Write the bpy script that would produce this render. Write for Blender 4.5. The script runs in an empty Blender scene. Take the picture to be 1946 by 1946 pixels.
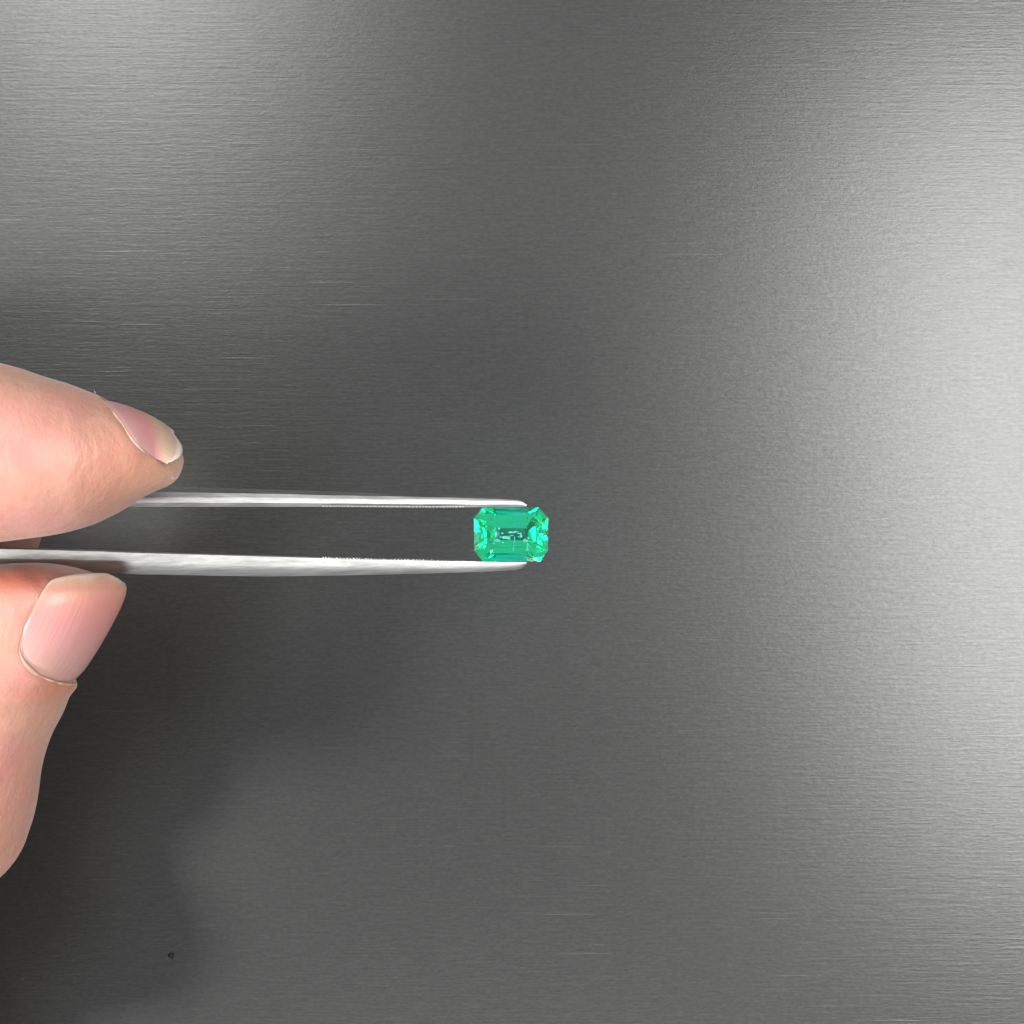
import bpy, bmesh, math, random
import numpy as np
from mathutils import Vector

random.seed(7); rng = np.random.default_rng(7)
S = bpy.context.scene
MM = 0.001

# ------------------------------------------------------------------ camera
ZC = 210.0                     # camera height above the metal sheet, mm
FOV = math.radians(40.0); TF = math.tan(FOV / 2)
cam = bpy.data.cameras.new('camera'); cam_o = bpy.data.objects.new('camera', cam)
S.collection.objects.link(cam_o)
cam.sensor_width = 36; cam.lens = 18 / TF
cam.clip_start = 0.005; cam.clip_end = 20
cam_o.location = (0, 0, ZC * MM); cam_o.rotation_euler = (0, 0, 0)
S.camera = cam_o

# ------------------------------------------------------------------ room light
W = bpy.data.worlds.new('World'); S.world = W; W.use_nodes = True
W.node_tree.nodes['Background'].inputs[0].default_value = (0.96, 0.98, 1.0, 1)
W.node_tree.nodes['Background'].inputs[1].default_value = 0.40

def area(name, loc, size, power, col=(1, 1, 1), target=(0, 0, 0.03), sy=None):
    l = bpy.data.lights.new(name, 'AREA'); l.energy = power; l.color = col
    l.shape = 'RECTANGLE'; l.size = size; l.size_y = sy or size
    o = bpy.data.objects.new(name, l); S.collection.objects.link(o)
    o.location = loc
    o.rotation_euler = (Vector(target) - Vector(loc)).to_track_quat('-Z', 'Y').to_euler()
    return o

WARM = (1.0, 0.985, 0.96)
area('softbox_right', (0.285, 0.03, 0.60), 0.44, 3.2, WARM, sy=0.15)          # long side runs along y
area('softbox_back_left', (-0.225, 0.345, 0.60), 0.18, 1.6, WARM)
area('softbox_left', (-0.46, -0.115, 0.60), 0.13, 4.8, WARM)
area('softbox_front', (0.02, -0.52, 0.54), 0.34, 1.05, WARM)

S.view_settings.view_transform = 'Standard'
S.view_settings.look = 'None'
S.view_settings.exposure = 0.45
S.view_settings.gamma = 1.0
S.cycles.use_denoising = True
S.cycles.max_bounces = 24
S.cycles.transmission_bounces = 20
S.cycles.glossy_bounces = 10
S.cycles.diffuse_bounces = 5
S.cycles.volume_bounces = 2
S.cycles.caustics_refractive = True
S.cycles.caustics_reflective = True
S.cycles.blur_glossy = 0.3
S.cycles.sample_clamp_indirect = 6.0

# ------------------------------------------------------------------ helpers
HALF = 973.0
def up(px, py, z):             # photograph pixel + height above the sheet (mm) -> point in mm
    k = (ZC - z) * TF / HALF
    return np.array([(px - HALF) * k, (HALF - py) * k, z])

def link(name, verts, faces, mat, parent=None, smooth=True, edges=()):
    me = bpy.data.meshes.new(name)
    me.from_pydata([tuple(v) for v in verts], list(edges), [tuple(f) for f in faces]); me.update()
    o = bpy.data.objects.new(name, me); S.collection.objects.link(o)
    if mat: me.materials.append(mat)
    if smooth: me.polygons.foreach_set('use_smooth', [True] * len(me.polygons))
    if parent: o.parent = parent
    return o

def tag(o, label=None, cat=None, kind=None, group=None):
    if label: o['label'] = label
    if cat: o['category'] = cat
    if kind: o['kind'] = kind
    if group: o['group'] = group
    return o

def new_mat(name):
    m = bpy.data.materials.new(name); m.use_nodes = True
    nt = m.node_tree
    return m, nt, nt.nodes['Principled BSDF']

def N(nt, kind, **kw):
    n = nt.nodes.new(kind)
    for k, v in kw.items(): setattr(n, k, v)
    return n

def mapping(nt, coord, scale):
    mp = N(nt, 'ShaderNodeMapping'); mp.inputs['Scale'].default_value = scale
    nt.links.new(coord, mp.inputs['Vector']); return mp.outputs['Vector']

def noise(nt, vec, scale, detail=3, rough=0.55):
    n = N(nt, 'ShaderNodeTexNoise'); n.inputs['Scale'].default_value = scale
    n.inputs['Detail'].default_value = detail; n.inputs['Roughness'].default_value = rough
    nt.links.new(vec, n.inputs['Vector']); return n.outputs['Fac']

def math_n(nt, op, a, b=None, c=None, clamp=False):
    n = N(nt, 'ShaderNodeMath', operation=op); n.use_clamp = clamp
    for i, v in enumerate((a, b, c)):
        if v is None: continue
        if isinstance(v, (int, float)): n.inputs[i].default_value = v
        else: nt.links.new(v, n.inputs[i])
    return n.outputs[0]

def ramp(nt, fac, stops):
    r = N(nt, 'ShaderNodeValToRGB'); nt.links.new(fac, r.inputs[0])
    el = r.color_ramp.elements
    while len(el) < len(stops): el.new(0.5)
    for e, (p, c) in zip(el, stops): e.position = p; e.color = (*c, 1)
    return r.outputs[0]

def mix(nt, fac, a, b, blend='MIX'):
    m = N(nt, 'ShaderNodeMix', data_type='RGBA', blend_type=blend)
    for idx, v in ((0, fac), (6, a), (7, b)):
        if isinstance(v, (int, float)): m.inputs[idx].default_value = v
        elif isinstance(v, tuple): m.inputs[idx].default_value = (*v, 1)
        else: nt.links.new(v, m.inputs[idx])
    return m.outputs[2]

def blob(nt, coord, centre, radii):      # 1 at centre (m), 0 beyond radii
    mp = N(nt, 'ShaderNodeMapping')
    mp.inputs['Scale'].default_value = tuple(1 / r for r in radii)
    mp.inputs['Location'].default_value = tuple(-c / r for c, r in zip(centre, radii))
    nt.links.new(coord, mp.inputs['Vector'])
    ln = N(nt, 'ShaderNodeVectorMath', operation='LENGTH'); nt.links.new(mp.outputs[0], ln.inputs[0])
    mr = N(nt, 'ShaderNodeMapRange', interpolation_type='SMOOTHSTEP')
    mr.inputs['From Min'].default_value = 1; mr.inputs['From Max'].default_value = 0.1
    nt.links.new(ln.outputs['Value'], mr.inputs['Value']); return mr.outputs[0]

def bump(nt, h, dist, strength=1.0, normal=None):
    b = N(nt, 'ShaderNodeBump'); b.inputs['Distance'].default_value = dist
    b.inputs['Strength'].default_value = strength
    nt.links.new(h, b.inputs['Height'])
    if normal is not None: nt.links.new(normal, b.inputs['Normal'])
    return b.outputs[0]

# ------------------------------------------------------------------ materials
def mat_sheet():
    m, nt, p = new_mat('brushed_dark_steel')
    tc = N(nt, 'ShaderNodeTexCoord').outputs['Object']
    fine = noise(nt, mapping(nt, tc, (0.7, 1.3, 1)), 1900, 4, 0.65)
    streak = noise(nt, mapping(nt, tc, (0.09, 1, 1)), 3200, 3, 0.6)
    long_s = noise(nt, mapping(nt, tc, (0.03, 1, 1)), 1500, 4, 0.7)
    scratch = noise(nt, mapping(nt, tc, (0.025, 1, 1)), 2600, 0, 0.5)
    scr = N(nt, 'ShaderNodeMapRange'); nt.links.new(scratch, scr.inputs[0])
    scr.inputs[1].default_value = 0.77; scr.inputs[2].default_value = 0.85
    hc = math_n(nt, 'ADD', math_n(nt, 'MULTIPLY', fine, 0.6), math_n(nt, 'MULTIPLY', streak, 0.4))
    h = math_n(nt, 'ADD', math_n(nt, 'MULTIPLY', fine, 0.55), math_n(nt, 'MULTIPLY', streak, 0.5))
    h = math_n(nt, 'ADD', h, math_n(nt, 'MULTIPLY', long_s, 0.6))
    h = math_n(nt, 'ADD', h, math_n(nt, 'MULTIPLY', scr.outputs[0], 0.28))
    col = ramp(nt, hc, [(0.32, (0.047, 0.0482, 0.0474)), (0.50, (0.058, 0.0592, 0.0583)), (0.68, (0.071, 0.0722, 0.071))])
    col = mix(nt, math_n(nt, 'MULTIPLY', scr.outputs[0], 0.10), col, (0.15, 0.15, 0.15))
    nt.links.new(col, p.inputs['Base Color'])
    p.inputs['Metallic'].default_value = 0.75
    p.inputs['Roughness'].default_value = 0.315
    p.inputs['Anisotropic'].default_value = 0.28
    tg = N(nt, 'ShaderNodeTangent', direction_type='UV_MAP'); tg.uv_map = 'grain'
    nt.links.new(tg.outputs[0], p.inputs['Tangent'])
    nt.links.new(bump(nt, h, 0.00005, 0.6), p.inputs['Normal'])
    return m

def mat_steel():
    m, nt, p = new_mat('satin_steel')
    tc = N(nt, 'ShaderNodeTexCoord').outputs['Object']
    st = noise(nt, mapping(nt, tc, (0.05, 1, 1)), 1800, 4, 0.65)
    bl = noise(nt, mapping(nt, tc, (0.25, 1, 1)), 420, 3, 0.55)
    nt.links.new(ramp(nt, st, [(0.32, (0.30, 0.30, 0.297)), (0.5, (0.39, 0.39, 0.387)), (0.68, (0.49, 0.49, 0.485))]), p.inputs['Base Color'])
    p.inputs['Metallic'].default_value = 1
    nt.links.new(ramp(nt, bl, [(0.3, (0.38,) * 3), (0.7, (0.48,) * 3)]), p.inputs['Roughness'])
    h = math_n(nt, 'ADD', st, math_n(nt, 'MULTIPLY', bl, 0.35))
    nt.links.new(bump(nt, h, 0.00005, 0.5), p.inputs['Normal'])
    return m

def mat_skin():
    m, nt, p = new_mat('skin')
    tc = N(nt, 'ShaderNodeTexCoord').outputs['Object']
    big = noise(nt, tc, 120, 3, 0.5)
    mott = noise(nt, tc, 700, 4, 0.6)
    col = ramp(nt, big, [(0.35, (0.379, 0.194, 0.136)), (0.52, (0.398, 0.197, 0.149)), (0.66, (0.410, 0.182, 0.149))])
    def patch(c3, radii, rgb, amt):
        nonlocal col
        f = math_n(nt, 'MULTIPLY', blob(nt, tc, tuple(v * MM for v in c3), tuple(r * MM for r in radii)), amt)
        col = mix(nt, f, col, rgb)
    patch(up(312, 905, 84), (4, 3.4, 16), (0.476, 0.292, 0.161), 0.9)       # pressed pale thumb tip
    patch(up(260, 920, 84), (4.5, 3, 16), (0.491, 0.279, 0.189), 0.8)
    patch(up(215, 880, 84), (4.5, 5, 16), (0.423, 0.180, 0.121), 0.6)        # flush by the thumb nail
    patch(up(180, 800, 84), (4, 3.2, 16), (0.360, 0.191, 0.133), 0.55)
    patch(up(70, 725, 84), (6, 2.2, 16), (0.323, 0.197, 0.144), 0.6)
    patch(up(70, 1000, 84), (7, 2.6, 16), (0.448, 0.209, 0.194), 0.6)
    patch(up(40, 1100, 74), (5, 2.6, 16), (0.386, 0.116, 0.073), 0.85)       # red fingertip beside the tweezers
    patch(up(95, 1318, 74), (3.6, 2.0, 16), (0.373, 0.134, 0.066), 0.8)      # red behind the nail fold
    patch(up(40, 1290, 74), (3.5, 3, 16), (0.435, 0.191, 0.157), 0.6)
    patch(up(70, 1380, 74), (3.5, 4, 16), (0.386, 0.214, 0.144), 0.6)
    patch(up(45, 1480, 74), (2.0, 9, 16), (0.410, 0.249, 0.169), 0.6)
    col = mix(nt, math_n(nt, 'MULTIPLY', math_n(nt, 'SUBTRACT', mott, 0.42, clamp=True), 0.9), col, (0.460, 0.261, 0.205))
    nt.links.new(col, p.inputs['Base Color'])
    p.inputs['Roughness'].default_value = 0.44
    p.inputs['Subsurface Weight'].default_value = 0.6
    p.inputs['Subsurface Radius'].default_value = (1.0, 0.42, 0.25)
    p.inputs['Subsurface Scale'].default_value = 0.0016
    p.inputs['Specular IOR Level'].default_value = 0.4
    p.inputs['Sheen Weight'].default_value = 0.12
    p.inputs['Sheen Roughness'].default_value = 0.4
    # pores and the cross-hatched lines of skin
    v = N(nt, 'ShaderNodeTexVoronoi', feature='DISTANCE_TO_EDGE'); v.inputs['Scale'].default_value = 2000
    warp = mapping(nt, tc, (1, 0.55, 0.8)); nt.links.new(warp, v.inputs['Vector'])
    lines = N(nt, 'ShaderNodeMapRange'); nt.links.new(v.outputs['Distance'], lines.inputs[0])
    lines.inputs[2].default_value = 0.16
    fine = noise(nt, mapping(nt, tc, (1, 0.6, 1)), 1500, 3, 0.65)
    wr = noise(nt, mapping(nt, tc, (1.0, 0.35, 1)), 520, 3, 0.55)
    h = math_n(nt, 'ADD', math_n(nt, 'MULTIPLY', lines.outputs[0], 0.05), math_n(nt, 'MULTIPLY', fine, 0.8))
    h = math_n(nt, 'ADD', h, math_n(nt, 'MULTIPLY', wr, 1.5))
    nt.links.new(bump(nt, h, 0.00013, 0.8), p.inputs['Normal'])
    return m

def mat_nail(stops):
    m, nt, p = new_mat('fingernail')
    uv = N(nt, 'ShaderNodeUVMap'); uv.uv_map = 'nail'
    sx = N(nt, 'ShaderNodeSeparateXYZ'); nt.links.new(uv.outputs[0], sx.inputs[0])
    tc = N(nt, 'ShaderNodeTexCoord').outputs['Object']
    nz = noise(nt, tc, 300, 3, 0.5)
    u = math_n(nt, 'ADD', sx.outputs[0], math_n(nt, 'MULTIPLY', math_n(nt, 'SUBTRACT', nz, 0.5), 0.12))
    col = ramp(nt, u, stops)
    nt.links.new(col, p.inputs['Base Color'])
    p.inputs['Roughness'].default_value = 0.42
    p.inputs['Subsurface Weight'].default_value = 0.3
    p.inputs['Subsurface Radius'].default_value = (1, 0.5, 0.4)
    p.inputs['Subsurface Scale'].default_value = 0.0008
    p.inputs['Coat Weight'].default_value = 0.12
    p.inputs['Coat Roughness'].default_value = 0.25
    rid = N(nt, 'ShaderNodeMapping'); rid.inputs['Scale'].default_value = (1.5, 40, 1)
    nt.links.new(uv.outputs[0], rid.inputs['Vector'])
    rn = noise(nt, rid.outputs[0], 1.0, 2, 0.5)
    nt.links.new(bump(nt, rn, 0.00012, 0.35), p.inputs['Normal'])
    return m

def mat_cuticle():
    m, nt, p = new_mat('dry_cuticle')
    tc = N(nt, 'ShaderNodeTexCoord').outputs['Object']
    n = noise(nt, tc, 900, 3, 0.6)
    nt.links.new(ramp(nt, n, [(0.35, (0.38, 0.20, 0.145)), (0.68, (0.50, 0.36, 0.29))]), p.inputs['Base Color'])
    p.inputs['Roughness'].default_value = 0.6
    p.inputs['Subsurface Weight'].default_value = 0.3
    p.inputs['Subsurface Scale'].default_value = 0.0006
    return m

def mat_emerald():
    m, nt, p = new_mat('emerald')
    p.inputs['Base Color'].default_value = (1, 1, 1, 1)
    p.inputs['Transmission Weight'].default_value = 1
    p.inputs['IOR'].default_value = 1.575
    p.inputs['Roughness'].default_value = 0.075
    tc = N(nt, 'ShaderNodeTexCoord').outputs['Object']
    nt.links.new(bump(nt, noise(nt, tc, 420, 2, 0.5), 0.00004, 0.5), p.inputs['Normal'])
    va = N(nt, 'ShaderNodeVolumeAbsorption')
    va.inputs['Color'].default_value = (0.0, 0.996, 0.90, 1)
    va.inputs['Density'].default_value = 900
    nt.links.new(va.outputs[0], nt.nodes['Material Output'].inputs['Volume'])
    return m

def mat_inclusion():
    m, nt, p = new_mat('inclusion')
    tc = N(nt, 'ShaderNodeTexCoord').outputs['Object']
    n = noise(nt, tc, 2500, 3, 0.6)
    nt.links.new(ramp(nt, n, [(0.3, (0.62, 0.80, 0.74)), (0.7, (0.92, 0.97, 0.95))]), p.inputs['Base Color'])
    p.inputs['Roughness'].default_value = 0.4
    return m

def mat_speck():
    m, nt, p = new_mat('dark_grit')
    tc = N(nt, 'ShaderNodeTexCoord').outputs['Object']
    nt.links.new(ramp(nt, noise(nt, tc, 4000, 2, 0.5), [(0.3, (0.012,) * 3), (0.7, (0.03, 0.028, 0.025))]), p.inputs['Base Color'])
    p.inputs['Roughness'].default_value = 0.8
    p.inputs['Specular IOR Level'].default_value = 0.0
    return m

M_SHEET, M_STEEL, M_SKIN = mat_sheet(), mat_steel(), mat_skin()
M_NAIL_T, M_NAIL_I = mat_nail([(0.0, (0.411, 0.233, 0.208)), (0.12, (0.398, 0.214, 0.208)), (0.40, (0.411, 0.183, 0.183)), (0.52, (0.424, 0.196, 0.177)), (0.70, (0.411, 0.277, 0.202)), (0.92, (0.384, 0.284, 0.202)), (0.965, (0.490, 0.429, 0.366))]), \
    mat_nail([(0.0, (0.432, 0.249, 0.211)), (0.22, (0.432, 0.228, 0.205)), (0.50, (0.445, 0.195, 0.188)), (0.76, (0.445, 0.190, 0.150)), (0.91, (0.419, 0.217, 0.156)), (0.95, (0.407, 0.249, 0.183)), (0.99, (0.469, 0.347, 0.277))])
M_CUT = mat_cuticle()
M_GEM, M_INC, M_SPECK = mat_emerald(), mat_inclusion(), mat_speck()

# ------------------------------------------------------------------ setting: the brushed metal sheet
sheet_w = 0.32; SHEET = 18.0            # its top lies 18 mm above the origin
sv = [(-sheet_w, -sheet_w, 0), (sheet_w, -sheet_w, 0), (sheet_w, sheet_w, 0), (-sheet_w, sheet_w, 0),
      (-sheet_w, -sheet_w, -0.0015), (sheet_w, -sheet_w, -0.0015), (sheet_w, sheet_w, -0.0015), (-sheet_w, sheet_w, -0.0015)]
sf = [(0, 1, 2, 3), (7, 6, 5, 4), (0, 4, 5, 1), (1, 5, 6, 2), (2, 6, 7, 3), (3, 7, 4, 0)]
sheet = link('metal_sheet', sv, sf, M_SHEET, smooth=False); sheet.location.z = SHEET * MM
uvl = sheet.data.uv_layers.new(name='grain')
for lp in sheet.data.loops:
    co = sheet.data.vertices[lp.vertex_index].co
    uvl.data[lp.index].uv = (co.y * 2 + 0.5, co.x * 2 + 0.5)      # tangent runs across the brushing
tag(sheet, 'dark grey brushed metal sheet lying under everything', 'metal sheet', kind='structure')

# tiny grain of dirt on the sheet
bm = bmesh.new(); bmesh.ops.create_icosphere(bm, subdivisions=2, radius=0.00042)
for v in bm.verts:
    f = 1 + 0.35 * math.sin(9000 * v.co.x + 3) * math.cos(8000 * v.co.y)
    v.co.x *= f; v.co.y *= f * 0.9; v.co.z *= 0.5
me = bpy.data.meshes.new('speck'); bm.to_mesh(me); bm.free(); me.materials.append(M_SPECK)
sp = bpy.data.objects.new('speck', me); S.collection.objects.link(sp)
q = up(325, 1816, SHEET); sp.location = (q[0] * MM, q[1] * MM, SHEET * MM + 0.00012)
tag(sp, 'tiny dark speck of dirt on the brushed metal near the lower left', 'speck')

# ------------------------------------------------------------------ tweezers
def itp(x, tab, col):
    xs = [t[0] for t in tab]
    return np.interp(x, xs, [t[col] for t in tab])

Z_T = 61.5                    # top of the arms at the tips, mm
SLOPE = math.tan(math.radians(8.5)) * 0.0545
def ztop(px): return Z_T + (1001 - px) * SLOPE * (1 if px > -300 else 1) if px > 0 else Z_T + 1001 * SLOPE + (-px) * SLOPE * 0.55
#            px x , inner, ridge, outer  (pixel rows of the three lines along each arm)
UP_ARM = [(-1500, 994, 980, 972), (-900, 975, 958, 940), (-300, 966, 945, 924), (235, 963.2, 944, 923), (318, 963, 944, 923.5),
          (480, 963, 945.5, 929), (640, 963, 947, 934.5), (813, 964.5, 949, 939.5), (940, 963.8, 951, 944.5), (985, 963.2, 952.5, 948),
          (994, 963.0, 954.5, 951.5), (1001, 962.6, 959.5, 958.5)]
LO_ARM = [(-1500, 997, 1012, 1020), (-900, 1018, 1036, 1050), (-300, 1037, 1056, 1066), (0, 1042, 1062, 1072), (120, 1044.5, 1064, 1082), (226, 1048.7, 1066, 1090.5),
          (400, 1053.8, 1072, 1094), (500, 1056.5, 1074.5, 1095.5), (640, 1061, 1075, 1093.7), (813, 1065, 1076, 1090),
          (940, 1067.6, 1075, 1085.6), (980, 1068, 1074, 1083), (992, 1068.2, 1073, 1080), (1001, 1068.6, 1070.5, 1073)]
def smooth_tab(tab, n):
    xs = np.array([t[0] for t in tab], float)
    X = np.unique(np.concatenate([np.linspace(xs[0], 200, 60), np.linspace(200, 960, n), np.linspace(960, xs[-1], 24)]))
    cols = [X]
    for c in (1, 2, 3):
        y = np.interp(X, xs, [t[c] for t in tab])
        k = np.ones(5) / 5
        ys = np.convolve(np.pad(y, 2, 'edge'), k, 'valid')
        ys = np.where(X > 955, y, ys)
        cols.append(ys)
    return np.stack(cols, 1)

def depth_at(px):      # height of an arm (in z) in mm: slim at the tip, wide at the grip
    return np.interp(px, [-1500, -400, 200, 700, 960, 985, 1001], [8.5, 8.0, 6.6, 3.8, 2.2, 1.9, 1.3])

def arm_mesh(tab, sgn, wob):
    T = smooth_tab(tab, 90)
    verts, faces = [], []
    n = 9
    for (x, yi, yb, yo) in T:
        d = depth_at(x)
        w1 = 0.35 * math.sin(x * 0.021 + wob) + 0.25 * math.sin(x * 0.063 + wob * 2)      # hand-finished, slightly wavy ridges
        if x > 930: w1 = 0
        yb += w1
        z = ztop(x)
        wmm = abs(yo - yb) * (ZC - z) * TF / HALF
        drop = wmm * (1.30 if sgn < 0 else 0.85)          # steep outer face above, sloping one below
        ym = yb + (yo - yb) * 0.45
        fi = (0.42 if sgn < 0 else 0.07) * abs(yb - yi)          # inner edge eased off
        zm = wmm * 0.45 * (0.42 if sgn < 0 else 0.5)
        pts = [up(x, yi, z - d * 0.5), up(x, yi, z - fi * 0.045), up(x, yi + sgn * fi, z), up(x, yb - sgn * 1.3, z), up(x, yb + sgn * 0.7, z - 0.05),
               up(x, ym, z - 0.05 - zm), up(x, yo, z - drop - 0.05), up(x, yo, z - d * 0.75), up(x, (yi + yo) / 2, z - d)]
        # below the widest line the arm keeps its true (unprojected) width
        base = up(x, yi, z); outer = up(x, yo, z - drop)
        pts[0][1] = base[1]; pts[7][1] = outer[1]; pts[8][1] = (base[1] + outer[1]) / 2
        verts += [p * MM for p in pts]
    m = len(T)
    for i in range(m - 1):
        for j in range(n):
            a, b = i * n + j, i * n + (j + 1) % n
            faces.append((a, b, b + n, a + n) if sgn < 0 else (a + n, b + n, b, a))
    faces.append(tuple(range(n)) if sgn > 0 else tuple(range(n))[::-1])
    faces.append(tuple(range((m - 1) * n, m * n))[::-1] if sgn > 0 else tuple(range((m - 1) * n, m * n)))
    return verts, faces, T

tw = bpy.data.objects.new('tweezers', None); S.collection.objects.link(tw)
tag(tw, 'slim satin steel tweezers held in the fingers and gripping the emerald', 'tweezers')
arms = []
for tab, sgn, wob in ((UP_ARM, -1, 0.4), (LO_ARM, 1, 2.1)):
    vs, fs, T = arm_mesh(tab, sgn, wob)
    a = link('arm', vs, fs, M_STEEL, tw, smooth=True)
    bmm = bmesh.new(); bmm.from_mesh(a.data); bmesh.ops.recalc_face_normals(bmm, faces=bmm.faces)
    for e in bmm.edges:
        if len(e.link_faces) == 2 and e.calc_face_angle() > math.radians(28): e.smooth = False
    bmm.to_mesh(a.data); bmm.free()
    arms.append(a)
    # fine teeth filed into the gripping face near the tip
    tv, tf = [], []
    x = 612.0
    while x < 880:
        pitch = 6.0 + rng.uniform(-1.6, 1.6)
        yi = np.interp(x, T[:, 0], T[:, 1])
        hgt = (1.15 if sgn > 0 else 0.2) * rng.uniform(0.15, 1.3)
        if x > 830: hgt *= 0.5
        d = depth_at(x) * 0.55; zt = ztop(x)
        b = len(tv)
        for (xx, yy, zz) in ((x, yi + sgn * 2.4, zt - 0.015), (x + pitch * 0.85, yi + sgn * 2.4, zt - 0.015), (x + pitch * 0.6, yi - sgn * hgt, zt - 0.08), (x + pitch * 0.2, yi - sgn * hgt, zt - 0.08),
                             (x, yi + sgn * 2.4, zt - d), (x + pitch * 0.85, yi + sgn * 2.4, zt - d), (x + pitch * 0.6, yi - sgn * hgt, zt - d), (x + pitch * 0.2, yi - sgn * hgt, zt - d)):
            tv.append(up(xx, yy, zt) * MM); tv[-1][2] = zz * MM
        tf += [(b, b + 1, b + 2, b + 3), (b + 4, b + 7, b + 6, b + 5), (b + 1, b + 5, b + 6, b + 2), (b + 2, b + 6, b + 7, b + 3), (b + 3, b + 7, b + 4, b), (b, b + 4, b + 5, b + 1)]
        x += pitch
    t = link('serrations', tv, tf, M_STEEL, a, smooth=False); tag(t, kind='stuff')
    bmm = bmesh.new(); bmm.from_mesh(t.data); bmesh.ops.recalc_face_normals(bmm, faces=bmm.faces); bmm.to_mesh(t.data); bmm.free()
# the welded end behind the hand
def rbox(cx, cy, cz, hx, hy, hz, b):
    bm = bmesh.new(); bmesh.ops.create_cube(bm, size=2)
    for v in bm.verts: v.co = Vector((cx + v.co.x * hx, cy + v.co.y * hy, cz + v.co.z * hz))
    bmesh.ops.bevel(bm, geom=bm.edges[:], offset=b, segments=3, affect='EDGES', profile=0.5)
    return bm
ze = ztop(-1500); e0, e1 = up(-1500, 972, ze), up(-1500, 1020, ze)
bm = rbox((e0[0] - 5) * MM, (e0[1] + e1[1]) / 2 * MM, (ze - 4.2) * MM, 7 * MM, 1.75 * MM, 4.6 * MM, 0.5 * MM)
me = bpy.data.meshes.new('joined_end'); bm.to_mesh(me); bm.free(); me.materials.append(M_STEEL)
o = bpy.data.objects.new('joined_end', me); S.collection.objects.link(o); o.parent = tw

# ------------------------------------------------------------------ emerald
ZG = 60.9                      # height of the girdle
def gem():
    # octagonal steps: z, left, right, bottom, top, corner cut (mm, about the gem's centre)
    steps = [(0.80, -2.60, 2.78, -1.98, 2.06, 0.62), (0.31, -3.38, 3.345, -2.46, 2.48, 0.68), (0.12, -3.90, 3.92, -2.84, 2.84, 0.90),
             (-0.06, -3.90, 3.92, -2.84, 2.84, 0.90), (-0.86, -3.28, 3.32, -2.22, 2.22, 0.74), (-1.68, -2.54, 2.58, -1.42, 1.42, 0.50), (-2.36, -1.80, 1.84, -0.64, 0.64, 0.22)]
    v, f = [], []
    c = up(971, 1015.6, ZG)
    cuts = [(1.0, 1.0), (1.0, 1.0), (0.92, 1.05), (1.05, 0.95)]
    for (z, l, r, b, t, k) in steps:
        ring = [(l + k * 1.0, t), (r - k * 1.05, t), (r, t - k * 1.2), (r, b + k * 1.35), (r - k * 0.85, b), (l + k * 1.05, b), (l, b + k * 1.2), (l, t - k * 1.25)]
        for x, y in ring: j = 0.015 if z > -0.5 else 0.025; v.append((np.array([x, y, z]) + (rng.uniform(-j, j), rng.uniform(-j, j), rng.uniform(-j, j) * (z < -0.5))))
    for i in range(len(steps) - 1):
        for j in range(8):
            a, b2 = i * 8 + j, i * 8 + (j + 1) % 8
            f.append((a, b2, b2 + 8, a + 8))
    f.append(tuple(range(8)))
    o = len(v)
    L = (len(steps) - 1) * 8
    v.append(np.array([-1.15, 0.0, -2.80])); v.append(np.array([1.2, 0.0, -2.80]))
    f += [(L, L + 1, o + 1, o), (L + 1, L + 2, o + 1), (L + 2, L + 3, o + 1), (L + 3, L + 4, o + 1), (L + 4, L + 5, o, o + 1), (L + 5, L + 6, o), (L + 6, L + 7, o), (L + 7, L, o)]
    return [p * MM for p in v], f, c * MM
gv, gf, gc = gem()
em = link('emerald', gv, gf, M_GEM, smooth=False)
em.location = gc
bmm = bmesh.new(); bmm.from_mesh(em.data); bmesh.ops.recalc_face_normals(bmm, faces=bmm.faces); bmm.to_mesh(em.data); bmm.free()
tag(em, 'vivid green step cut emerald held between the tweezer tips', 'gemstone')
# flakes and crystals inside the stone
def flake(cx, cy, cz, sx, sy, tilt, seed):
    r = np.random.default_rng(seed)
    n = 9; pts = []
    for i in range(n):
        a = 2 * math.pi * i / n
        rr = r.uniform(0.55, 1.1)
        pts.append((cx + sx * rr * math.cos(a), cy + sy * rr * math.sin(a), cz + tilt * sx * math.cos(a) + r.uniform(-.05, .05)))
    top = [(x, y, z + 0.03) for x, y, z in pts]
    v = pts + top + [(cx, cy, cz - .03), (cx, cy, cz + .08)]
    f = []
    for i in range(n):
        j = (i + 1) % n
        f += [(i, j, n + j, n + i), (j, i, 2 * n), (n + i, n + j, 2 * n + 1)]
    return [np.array(p) * MM for p in v], f
INC = [(-1.45, -0.62, -0.1, .42, .17, 0.2), (-0.55, -0.30, 0.0, .50, .14, -0.2), (0.12, 0.22, 0.05, .55, .10, .1), (-0.25, -0.45, -0.2, .22, .12, .3),
       (-1.25, 0.62, 0.25, .10, .10, .0), (0.55, 0.30, 0.1, .3, .06, .2), (1.05, -0.15, -0.1, .16, .22, .4), (1.45, -0.62, 0.0, .2, .16, .2),
       (0.38, -0.5, -0.1, .05, .34, .0), (1.75, -1.25, 0.3, .1, .42, .1), (-1.6, 0.05, 0.1, .14, .28, .2), (-2.05, -1.75, .25, .12, .2, .2), (0.8, -0.25, .1, .1, .05, .1), (-0.95, 0.12, 0.1, .16, .09, .3), (-0.85, -0.85, .15, .2, .06, -.2),
       (0.9, 0.12, .0, .22, .07, .3), (0.05, -0.12, .1, .3, .05, .2), (-1.1, -0.28, .2, .12, .12, .5), (0.25, -1.45, .3, .05, .25, .1)]
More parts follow.
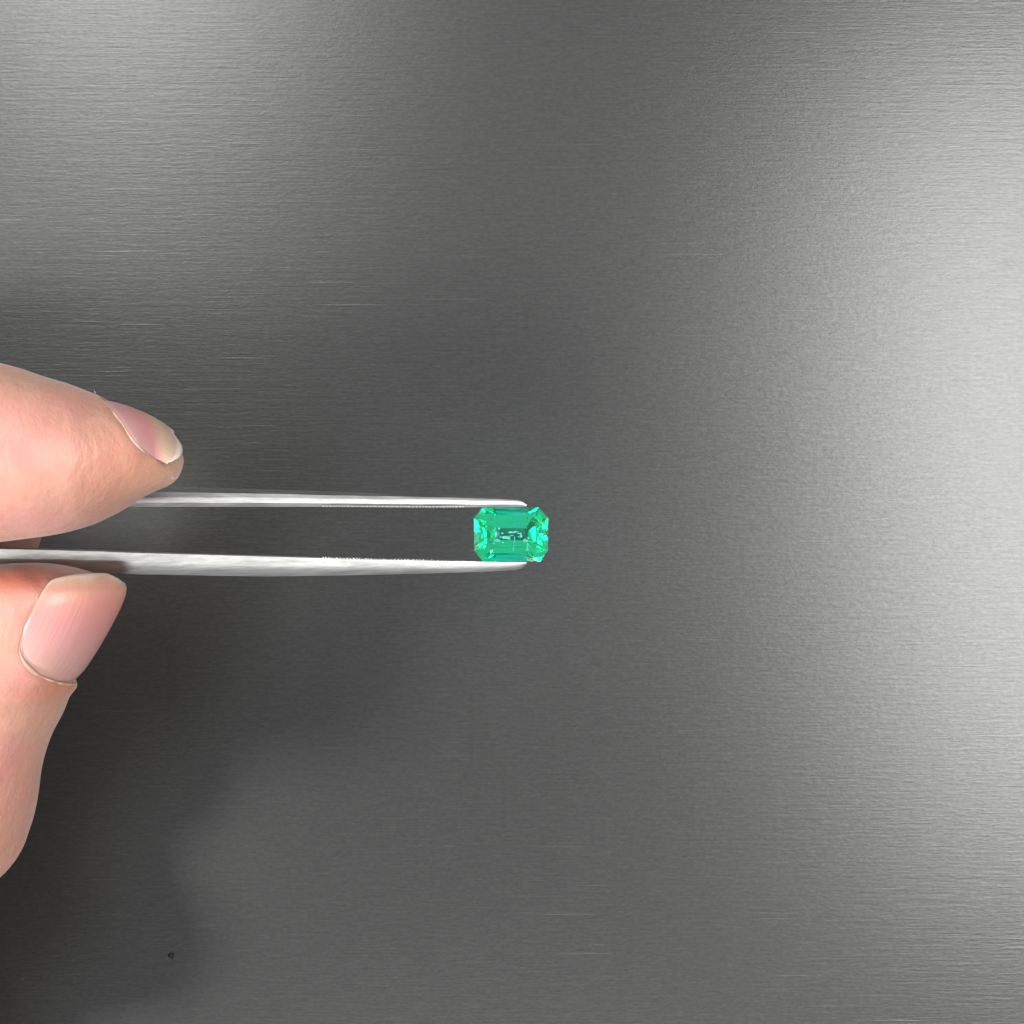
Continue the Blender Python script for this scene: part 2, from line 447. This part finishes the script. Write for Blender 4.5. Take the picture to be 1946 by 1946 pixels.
for i, a in enumerate(INC):
    fv, ff = flake(a[0], a[1], a[2], a[3] * 1.12, a[4] * 1.25, a[5], seed=i + 20)
    o = link('inclusion', fv, ff, M_INC, em, smooth=False)
    bmm = bmesh.new(); bmm.from_mesh(o.data); bmesh.ops.recalc_face_normals(bmm, faces=bmm.faces); bmm.to_mesh(o.data); bmm.free()

# ------------------------------------------------------------------ hand
def pchip(xs, ys, X):          # monotone cubic, no overshoot
    xs = np.asarray(xs, float); ys = np.asarray(ys, float)
    h = np.diff(xs); d = np.diff(ys) / h
    m = np.zeros_like(xs); m[0], m[-1] = d[0], d[-1]
    for i in range(1, len(xs) - 1):
        if d[i - 1] * d[i] > 0:
            w1, w2 = 2 * h[i] + h[i - 1], h[i] + 2 * h[i - 1]
            m[i] = (w1 + w2) / (w1 / d[i - 1] + w2 / d[i])
    k = np.clip(np.searchsorted(xs, X) - 1, 0, len(h) - 1)
    t = (X - xs[k]) / h[k]
    return ((1 + 2 * t) * (1 - t) ** 2 * ys[k] + t * (1 - t) ** 2 * h[k] * m[k] + t * t * (3 - 2 * t) * ys[k + 1] + t * t * (t - 1) * h[k] * m[k + 1])

# thumb: stations along the picture's x: px, upper edge, lower edge, centre height, half depth
THUMB = np.array([(-900, 560, 960, 55, 10.5), (-700, 610, 985, 58, 10), (-450, 665, 1015, 63, 9), (-220, 668, 1040, 67, 9.2), (-90, 672, 1042, 69, 9.2), (0, 689.5, 1030, 69.5, 9.0),
    (41, 700.5, 1025, 69.5, 9.0), (68, 710, 1021.5, 69.5, 8.9), (93, 718, 1018, 69.5, 8.8), (124, 727, 1012, 69.3, 8.6), (149, 736, 1005, 69, 8.4),
    (176, 748, 996, 68.8, 8.2), (192, 756.5, 988, 68.6, 8.0), (217, 763, 976, 68.2, 7.6), (234, 767.5, 965.7, 68, 7.3), (265, 779, 946, 67.5, 6.7), (290, 791, 934, 67, 6.2),
    (306, 801, 927.5, 66.6, 5.6), (321, 813, 920, 66.3, 4.8), (331, 835, 909, 66, 3.6), (339, 856, 889, 65.8, 2.3), (342.5, 868, 878, 65.6, 0.8)], float)
# forefinger: stations along the picture's y: py, left edge, right edge, centre height, half depth
INDEX = np.array([(1069.5, 45, 80, 59.5, 1.0), (1071, 10, 105, 59.5, 2.6), (1074, -22, 124, 59.5, 4.0), (1080, -58, 150, 59.5, 5.2), (1089, -85, 178, 59.5, 6.2), (1100, -104, 212, 59.5, 6.9), (1108, -110, 229, 59.5, 7.2),
    (1118, -115, 236, 59.5, 7.5), (1130, -118, 234.5, 59.5, 7.7), (1149, -124, 228, 59.4, 7.9), (1176, -129, 215, 59.2, 8.0), (1209, -134, 197, 59, 8.1),
    (1244, -140, 176, 58.8, 8.2), (1275, -146, 155, 58.6, 8.3), (1302, -150, 136, 58.3, 8.4), (1311, -151, 135, 58.2, 8.4), (1327, -154, 124, 58, 8.3), (1358, -160, 112, 57.6, 8.1),
    (1401, -172, 89.5, 57, 8.0), (1426, -180, 80, 56.7, 8.0), (1472, -195, 68, 56, 8.2), (1517, -210, 61.5, 55.4, 8.6), (1565, -228, 51.5, 54.6, 9.0), (1592, -238, 42.5, 54.2, 9.0),
    (1631, -240, 22, 53.6, 8.6), (1657, -225, 0, 53.2, 7.6), (1684, -195, -40, 53, 5.5), (1698, -160, -85, 53, 2.5)], float)
THUMB[:, 3] += 9.5; INDEX[:, 3] += 10.0
def stations(tab, n, dens=None):
    s = tab[:, 0]
    X = np.interp(np.linspace(0, 1, n), np.linspace(0, 1, len(s)), s)
    return np.stack([X] + [pchip(s, tab[:, c], X) for c in range(1, 5)], 1)

def ring_point(axis, st, ang, off=0.0, n=2.15):
    """point of a finger ring; ang measured from the picture-up (thumb) or picture-right (forefinger) side towards the viewer"""
    s, lo, hi, cz, bz = st
    c, h = (lo + hi) / 2, abs(hi - lo) / 2
    ca, sa = math.cos(ang), math.sin(ang)
    e = 2.0 / n
    a = math.copysign(abs(ca) ** e, ca); b = math.copysign(abs(sa) ** e, sa)
    k = (ZC - cz) * TF / HALF
    hm = h * k + off; bm_ = bz + off
    if axis == 'x':
        p = up(s, c, cz); return np.array([p[0], p[1] + hm * a, cz + bm_ * b])
    p = up(c, s, cz); return np.array([p[0] + hm * a, p[1], cz + bm_ * b])

def at_station(tab, s):
    return np.array([s] + [float(pchip(tab[:, 0], tab[:, c], np.array([s]))[0]) for c in range(1, 5)])

# nail outlines, as they run over the finger: rim at the cuticle and free edge
T_CUT_P = [(192, 757), (200, 766), (215, 784), (232, 805), (243, 822), (255, 839), (265, 850), (277, 861), (290, 869), (303, 876), (312, 880)]
T_END_P = [(340, 832), (346, 848), (346, 854), (344, 860), (340.5, 866), (334, 872), (327, 877), (318, 881)]
I_CUT_P = [(132.5, 1303), (112, 1298), (93, 1291), (68, 1279), (50, 1263), (41, 1247), (38, 1235), (41, 1212), (46.6, 1192)]
I_END_P = [(234, 1106), (231, 1099), (223, 1092), (207, 1089), (176, 1089), (150, 1091), (120, 1096), (101, 1101), (81, 1124), (60, 1161), (48, 1186)]
def nail_station(tab, s, sign):
    """ring under the nail; past the fingertip the nail runs on along the line it had"""
    s_in = max(s, 1112) if sign < 0 else min(s, 318)
    st = at_station(tab, s_in)
    if sign > 0 and s > s_in:
        d = s - s_in; st[0] = s; st[1] += d * 0.80 + d * d * 0.006; st[4] -= d * 0.035
    if sign < 0 and s < s_in:
        d = s_in - s; st[0] = s; st[2] -= d * d * 0.016; st[4] -= d * 0.03
    return st
def solve(axis, tab, pts, sign, e=2.0 / 2.15):
    out = []
    for px, py in pts:
        s_, z = (px if axis == 'x' else py), None
        for _ in range(25):
            st = nail_station(tab, s_, sign); cz = st[3]; z = cz + st[4] * 0.8 if z is None else z
            f = (ZC - z) / (ZC - cz)
            qx, qy = HALF + (px - HALF) * f, HALF + (py - HALF) * f
            s_ = 0.5 * s_ + 0.5 * (qx if axis == 'x' else qy)
            c, h = (st[1] + st[2]) / 2, abs(st[2] - st[1]) / 2
            a = (c - qy) / h if axis == 'x' else (qx - c) / h
            a = max(-1, min(1, a)); ca = math.copysign(abs(a) ** (1 / e), a)
            ang = math.acos(ca); z = cz + st[4] * math.sin(ang) ** e
        out.append((math.degrees(ang), s_))
    return out
def curves(cut, end, hid_cut, hid_end):
    top = max(max(a for a, _ in cut), max(a for a, _ in end))
    def mono(c, hid):
        A, B = list(hid[0]), list(hid[1])
        for a, s_ in c:
            if a > A[-1] + 0.3: A.append(a); B.append(s_)
        if A[-1] < top: A.append(top + 0.01); B.append(c[-1][1])
        return A, B
    ca, cb = mono(cut, hid_cut); ea, eb = mono(end, hid_end)
    G = np.unique(np.concatenate([np.linspace(ca[0], top - 12, 10), np.linspace(top - 12, top, 8)]))
    return [float(g) for g in G], [float(v) for v in pchip(ca, cb, G)], [float(v) for v in pchip(ea, eb, G)]
T_ANG, T_CUT, T_END = curves(solve('x', THUMB, T_CUT_P, 1), solve('x', THUMB, T_END_P, 1), ([-60, -20], [200, 194]), ([-60, -20], [300, 322]))
I_ANG, I_CUT, I_END = curves(solve('y', INDEX, I_CUT_P, -1), solve('y', INDEX, I_END_P, -1), ([-60, -25], [1296, 1302]), ([-60, -25], [1122, 1112]))

def nail_press(tab_ang, cut, end, s, ang_deg, sign):
    """0 outside, 1 well inside the nail's footprint"""
    if ang_deg < tab_ang[0] or ang_deg > tab_ang[-1] + 14: return 0.0, 0.0
    c = np.interp(ang_deg, tab_ang, cut); e = np.interp(ang_deg, tab_ang, end)
    d = (s - c) * sign                      # distance past the cuticle in px
    side = np.interp(ang_deg, [tab_ang[-1] - 3, tab_ang[-1] + 3], [1, 0])
    inside = np.clip(d / 7 + 0.3, 0, 1) * side
    fold = math.exp(-((d + 9) / 10) ** 2) * np.interp(ang_deg, [tab_ang[-1], tab_ang[-1] + 10], [1, 0])
    return inside, fold

def finger_mesh(axis, tab, nst, nang, nail):
    st = stations(tab, nst); verts, faces = [], []
    for r in st:
        for j in range(nang):
            a = 2 * math.pi * j / nang
            deg = (math.degrees(a) + 180) % 360 - 180
            ins, fold = nail_press(*nail[:3], r[0], deg, nail[3])
            verts.append(ring_point(axis, r, a, -0.50 * ins + 0.16 * fold))
    for i in range(nst - 1):
        for j in range(nang):
            a, b = i * nang + j, i * nang + (j + 1) % nang
            faces.append((a, b, b + nang, a + nang))
    faces.append(tuple(range(nang))[::-1]); faces.append(tuple(range((nst - 1) * nang, nst * nang)))
    return verts, faces

def tube(points, radii, seg=26, flat=(1, 1)):
    """tapered limb along a smooth path with round ends"""
    P = np.array(points, float); R = np.array(radii, float)
    t = np.linspace(0, len(P) - 1, 14 * (len(P) - 1) + 1)
    C = np.stack([pchip(np.arange(len(P)), P[:, k], t) for k in range(3)], 1)
    r = pchip(np.arange(len(P)), R, t)
    ext = []
    d0 = (C[0] - C[1]) / np.linalg.norm(C[0] - C[1]); d1 = (C[-1] - C[-2]) / np.linalg.norm(C[-1] - C[-2])
    A = [(C[0] + d0 * r[0] * math.sin(u), r[0] * math.cos(u)) for u in (1.5, 1.2, .9, .6, .3)]
    B = [(C[-1] + d1 * r[-1] * math.sin(u), r[-1] * math.cos(u)) for u in (.3, .6, .9, 1.2, 1.5)]
    seq = A + list(zip(C, r)) + B
    cs = np.array([s[0] for s in seq]); rs = np.array([s[1] for s in seq])
    tan = np.gradient(cs, axis=0); tan /= np.linalg.norm(tan, axis=1)[:, None]
    verts, faces = [], []
    for c, rr, tt in zip(cs, rs, tan):
        u = np.cross(tt, (0, 0, 1.0)); u /= np.linalg.norm(u); v = np.cross(u, tt)
        for j in range(seg):
            a = 2 * math.pi * j / seg
            verts.append(c + rr * (flat[0] * math.cos(a) * u + flat[1] * math.sin(a) * v))
    m = len(cs)
    for i in range(m - 1):
        for j in range(seg):
            a, b = i * seg + j, i * seg + (j + 1) % seg
            faces.append((a, b, b + seg, a + seg))
    faces.append(tuple(range(seg))[::-1]); faces.append(tuple(range((m - 1) * seg, m * seg)))
    return verts, faces

def lift(p): return (p[0] * 0.94, p[1] * 0.94, p[2] + 10)
NAIL_T = (T_ANG, T_CUT, T_END, 1); NAIL_I = (I_ANG, I_CUT, I_END, -1)
pieces = [finger_mesh('x', THUMB, 150, 120, NAIL_T), finger_mesh('y', INDEX, 170, 120, NAIL_I)]
pieces.append(tube([up(-112, 1548, 64), (-80, -21, 60), (-99, -13, 54)], [9.0, 9.6, 11]))                                   # forefinger, first bone
pieces.append(tube([lift(p) for p in [(-110, -42, 44), (-88, -47, 42), (-74, -44, 40), (-69, -22, 42.5), (-64.0, -7, 46), (-59.4, 2.0, 48.5)]], [11, 9.2, 8.8, 7.8, 7.0, 6.1]))   # middle finger
pieces.append(tube([lift(p) for p in [(-114, -62, 41), (-95, -69, 43), (-77, -68, 42), (-80, -45, 35), (-86, -28, 33)]], [10.5, 8.8, 8.2, 7.4, 6.4]))   # ring finger
pieces.append(tube([lift(p) for p in [(-118, -82, 39), (-102, -89, 38), (-87, -89, 35), (-86, -70, 32), (-90, -56, 31)]], [9.5, 7.6, 7.0, 6.4, 5.6]))  # little finger
WR = (-178, -34, 42)
for (p, r0, r1) in (((-108, -24, 45), 12, 15), ((-111, -42, 43.5), 12.5, 16), ((-115, -62, 41), 12, 16), ((-119, -81, 39), 11.5, 14)):
    w = (WR[0] + 6, WR[1] + (p[1] + 48) * 0.35, WR[2])
    p, w = lift(p), lift(w)
    pieces.append(tube([p, tuple((np.array(p) + w) / 2 + (0, 0, 1)), w], [r0, (r0 + r1) / 2, r1]))
tm = up(-800, 770, 66)
pieces.append(tube([tm, lift((-125, 2, 46)), lift((-160, -20, 42))], [11, 13.5, 16]))                                                       # ball of the thumb
pieces.append(tube([lift(p) for p in [(-118, -8, 40), (-140, -20, 40), (-160, -30, 41)]], [10, 13, 15]))                                             # heel of the web
pieces.append(tube([(-99, -11, 52), (-92, 0, 54), up(-560, 850, 64)], [10.5, 9.5, 9.5]))                                   # web between thumb and forefinger, out of view, added to block leaking light
pieces.append(tube([lift(p) for p in [(WR[0] + 8, WR[1], WR[2]), (WR[0] - 20, WR[1] - 2, WR[2]), (WR[0] - 60, WR[1] - 6, WR[2])]], [21, 21.5, 26], seg=40, flat=(1.2, 0.85)))
# the parts given in mm are lifted with the rest of the hand
av, af = [], []
for vs, fs in pieces:
    o = len(av); av += [v * MM for v in vs]; af += [tuple(i + o for i in f) for f in fs]
tmp = link('hand_raw', av, af, None)
bmm = bmesh.new(); bmm.from_mesh(tmp.data); bmesh.ops.recalc_face_normals(bmm, faces=bmm.faces); bmm.to_mesh(tmp.data); bmm.free()
md = tmp.modifiers.new('r', 'REMESH'); md.mode = 'VOXEL'; md.voxel_size = 0.0004; md.adaptivity = 0
dg = bpy.context.evaluated_depsgraph_get()
hm = bpy.data.meshes.new_from_object(tmp.evaluated_get(dg))
bpy.data.objects.remove(tmp)
# soften the joins: strongly where the fingers run into the palm, lightly in front
nv = len(hm.vertices); co = np.empty(nv * 3); hm.vertices.foreach_get('co', co); co = co.reshape(-1, 3)
ne = len(hm.edges); ed = np.empty(ne * 2, np.int64); hm.edges.foreach_get('vertices', ed); ed = ed.reshape(-1, 2)
deg = np.bincount(ed.ravel(), minlength=nv).astype(float)[:, None]
wgt = np.clip((-0.060 - co[:, 0]) / 0.012, 0, 1)[:, None]
for it in range(60):
    acc = np.zeros_like(co)
    for k in range(3):
        acc[:, k] = np.bincount(ed[:, 0], co[ed[:, 1], k], nv) + np.bincount(ed[:, 1], co[ed[:, 0], k], nv)
    lap = acc / deg - co
    co += lap * (0.5 * wgt if it >= 3 else np.maximum(0.5 * wgt, 0.4))
hm.vertices.foreach_set('co', co.ravel()); hm.update()
hm.polygons.foreach_set('use_smooth', [True] * len(hm.polygons))
hm.materials.clear(); hm.materials.append(M_SKIN); hm.name = 'hand'
hand = bpy.data.objects.new('hand', hm); S.collection.objects.link(hand)
tag(hand, 'bare light skinned hand pinching the steel tweezers between thumb and forefinger', 'hand')

def nail_mesh(axis, tab, nail, lift, thick, nu=40, nv_=48):
    ang, cut, end, sign = nail
    verts, uvs, faces = [], [], []
    for layer in (0, 1):
        for j in range(nv_):
            a = np.interp(j / (nv_ - 1), [0, 1], [ang[0], ang[-1]])
            s0 = float(pchip(ang, cut, np.array([a]))[0]); s1 = float(pchip(ang, end, np.array([a]))[0])
            for i in range(nu):
                u = i / (nu - 1)
                s = s0 + (s1 - s0) * u
                st = nail_station(tab, s, sign)
                off = lift - layer * thick * (0.55 + 0.45 * u)
                off += -0.20 * math.exp(-(u / 0.06) ** 2)
                verts.append(ring_point(axis, st, math.radians(a), off)); uvs.append((u, j / (nv_ - 1)))
    L = nu * nv_
    for j in range(nv_ - 1):
        for i in range(nu - 1):
            a = j * nu + i
            faces.append((a, a + 1, a + nu + 1, a + nu)); faces.append((L + a, L + a + nu, L + a + nu + 1, L + a + 1))
    per = [i for i in range(nu)] + [j * nu + nu - 1 for j in range(1, nv_)] + [(nv_ - 1) * nu + i for i in range(nu - 2, -1, -1)] + [j * nu for j in range(nv_ - 2, 0, -1)]
    for k in range(len(per)):
        a, b = per[k], per[(k + 1) % len(per)]
        faces.append((a, L + a, L + b, b))
    return verts, faces, uvs

def cuticle_path(axis, tab, nail, lift, a0, a1, n=70):
    ang, cut, end, sign = nail
    P = []
    for j in range(n):
        a = a0 + (a1 - a0) * j / (n - 1)
        s = float(pchip(ang, cut, np.array([a]))[0])
        P.append(ring_point(axis, at_station(tab, s - sign * 1.0), math.radians(a), lift))
    return np.array(P)

def thread(P, rad, seed, flatten=0.6):
    r = np.random.default_rng(seed); n = len(P)
    rr = rad * np.clip(np.interp(np.arange(n), np.arange(0, n, 4), r.uniform(0.25, 1.3, len(range(0, n, 4)))), 0.1, 2)
    rr *= np.clip(np.minimum(np.arange(n), n - 1 - np.arange(n)) / 6, 0.15, 1)
    tan = np.gradient(P, axis=0); tan /= np.linalg.norm(tan, axis=1)[:, None] + 1e-9
    v, f = [], []; seg = 7
    for c, q, t in zip(P, rr, tan):
        u = np.cross(t, (0, 0, 1.0)); u /= np.linalg.norm(u) + 1e-9; w = np.cross(u, t)
        for j in range(seg):
            a = 2 * math.pi * j / seg; v.append(c + q * (math.cos(a) * u + flatten * math.sin(a) * w))
    for i in range(n - 1):
        for j in range(seg):
            a, b = i * seg + j, i * seg + (j + 1) % seg
            f.append((a, b, b + seg, a + seg))
    f.append(tuple(range(seg))[::-1]); f.append(tuple(range((n - 1) * seg, n * seg)))
    return v, f

for axis, tab, nail, mat, lab, crange, crad in (('x', THUMB, NAIL_T, M_NAIL_T, 'thumb nail seen from its side, pink with a pale free edge', (-20, T_ANG[-1] - 1), 0.13),
                                                ('y', INDEX, NAIL_I, M_NAIL_I, 'broad forefinger nail facing the viewer, pink with a pale free edge', (-15, I_ANG[-1] - 1), 0.17)):
    vs, fs, uvs = nail_mesh(axis, tab, nail, -0.04, 0.40)
    o = link('fingernail', [v * MM for v in vs], fs, mat, hand)
    o['label'] = lab
    uvl = o.data.uv_layers.new(name='nail')
    for lp in o.data.loops: uvl.data[lp.index].uv = uvs[lp.vertex_index]
    bmm = bmesh.new(); bmm.from_mesh(o.data); bmesh.ops.recalc_face_normals(bmm, faces=bmm.faces); bmm.to_mesh(o.data); bmm.free()
    P = cuticle_path(axis, tab, nail, 0.02, *crange)
    vs, fs = thread(P, crad, 5 if axis == 'x' else 9)
    c = link('cuticle', [v * MM for v in vs], fs, M_CUT, o)
# shred of dry skin standing up behind the thumb nail
a0, a1 = up(178, 752, 69), up(178.5, 742.5, 69.5)
P = np.array([a0 + (a1 - a0) * t + (0.12 * math.sin(t * 3), 0, 0) for t in np.linspace(0, 1, 12)])
vs, fs = thread(P, 0.16, 3)
o = link('hangnail', [v * MM for v in vs], fs, M_CUT, hand)
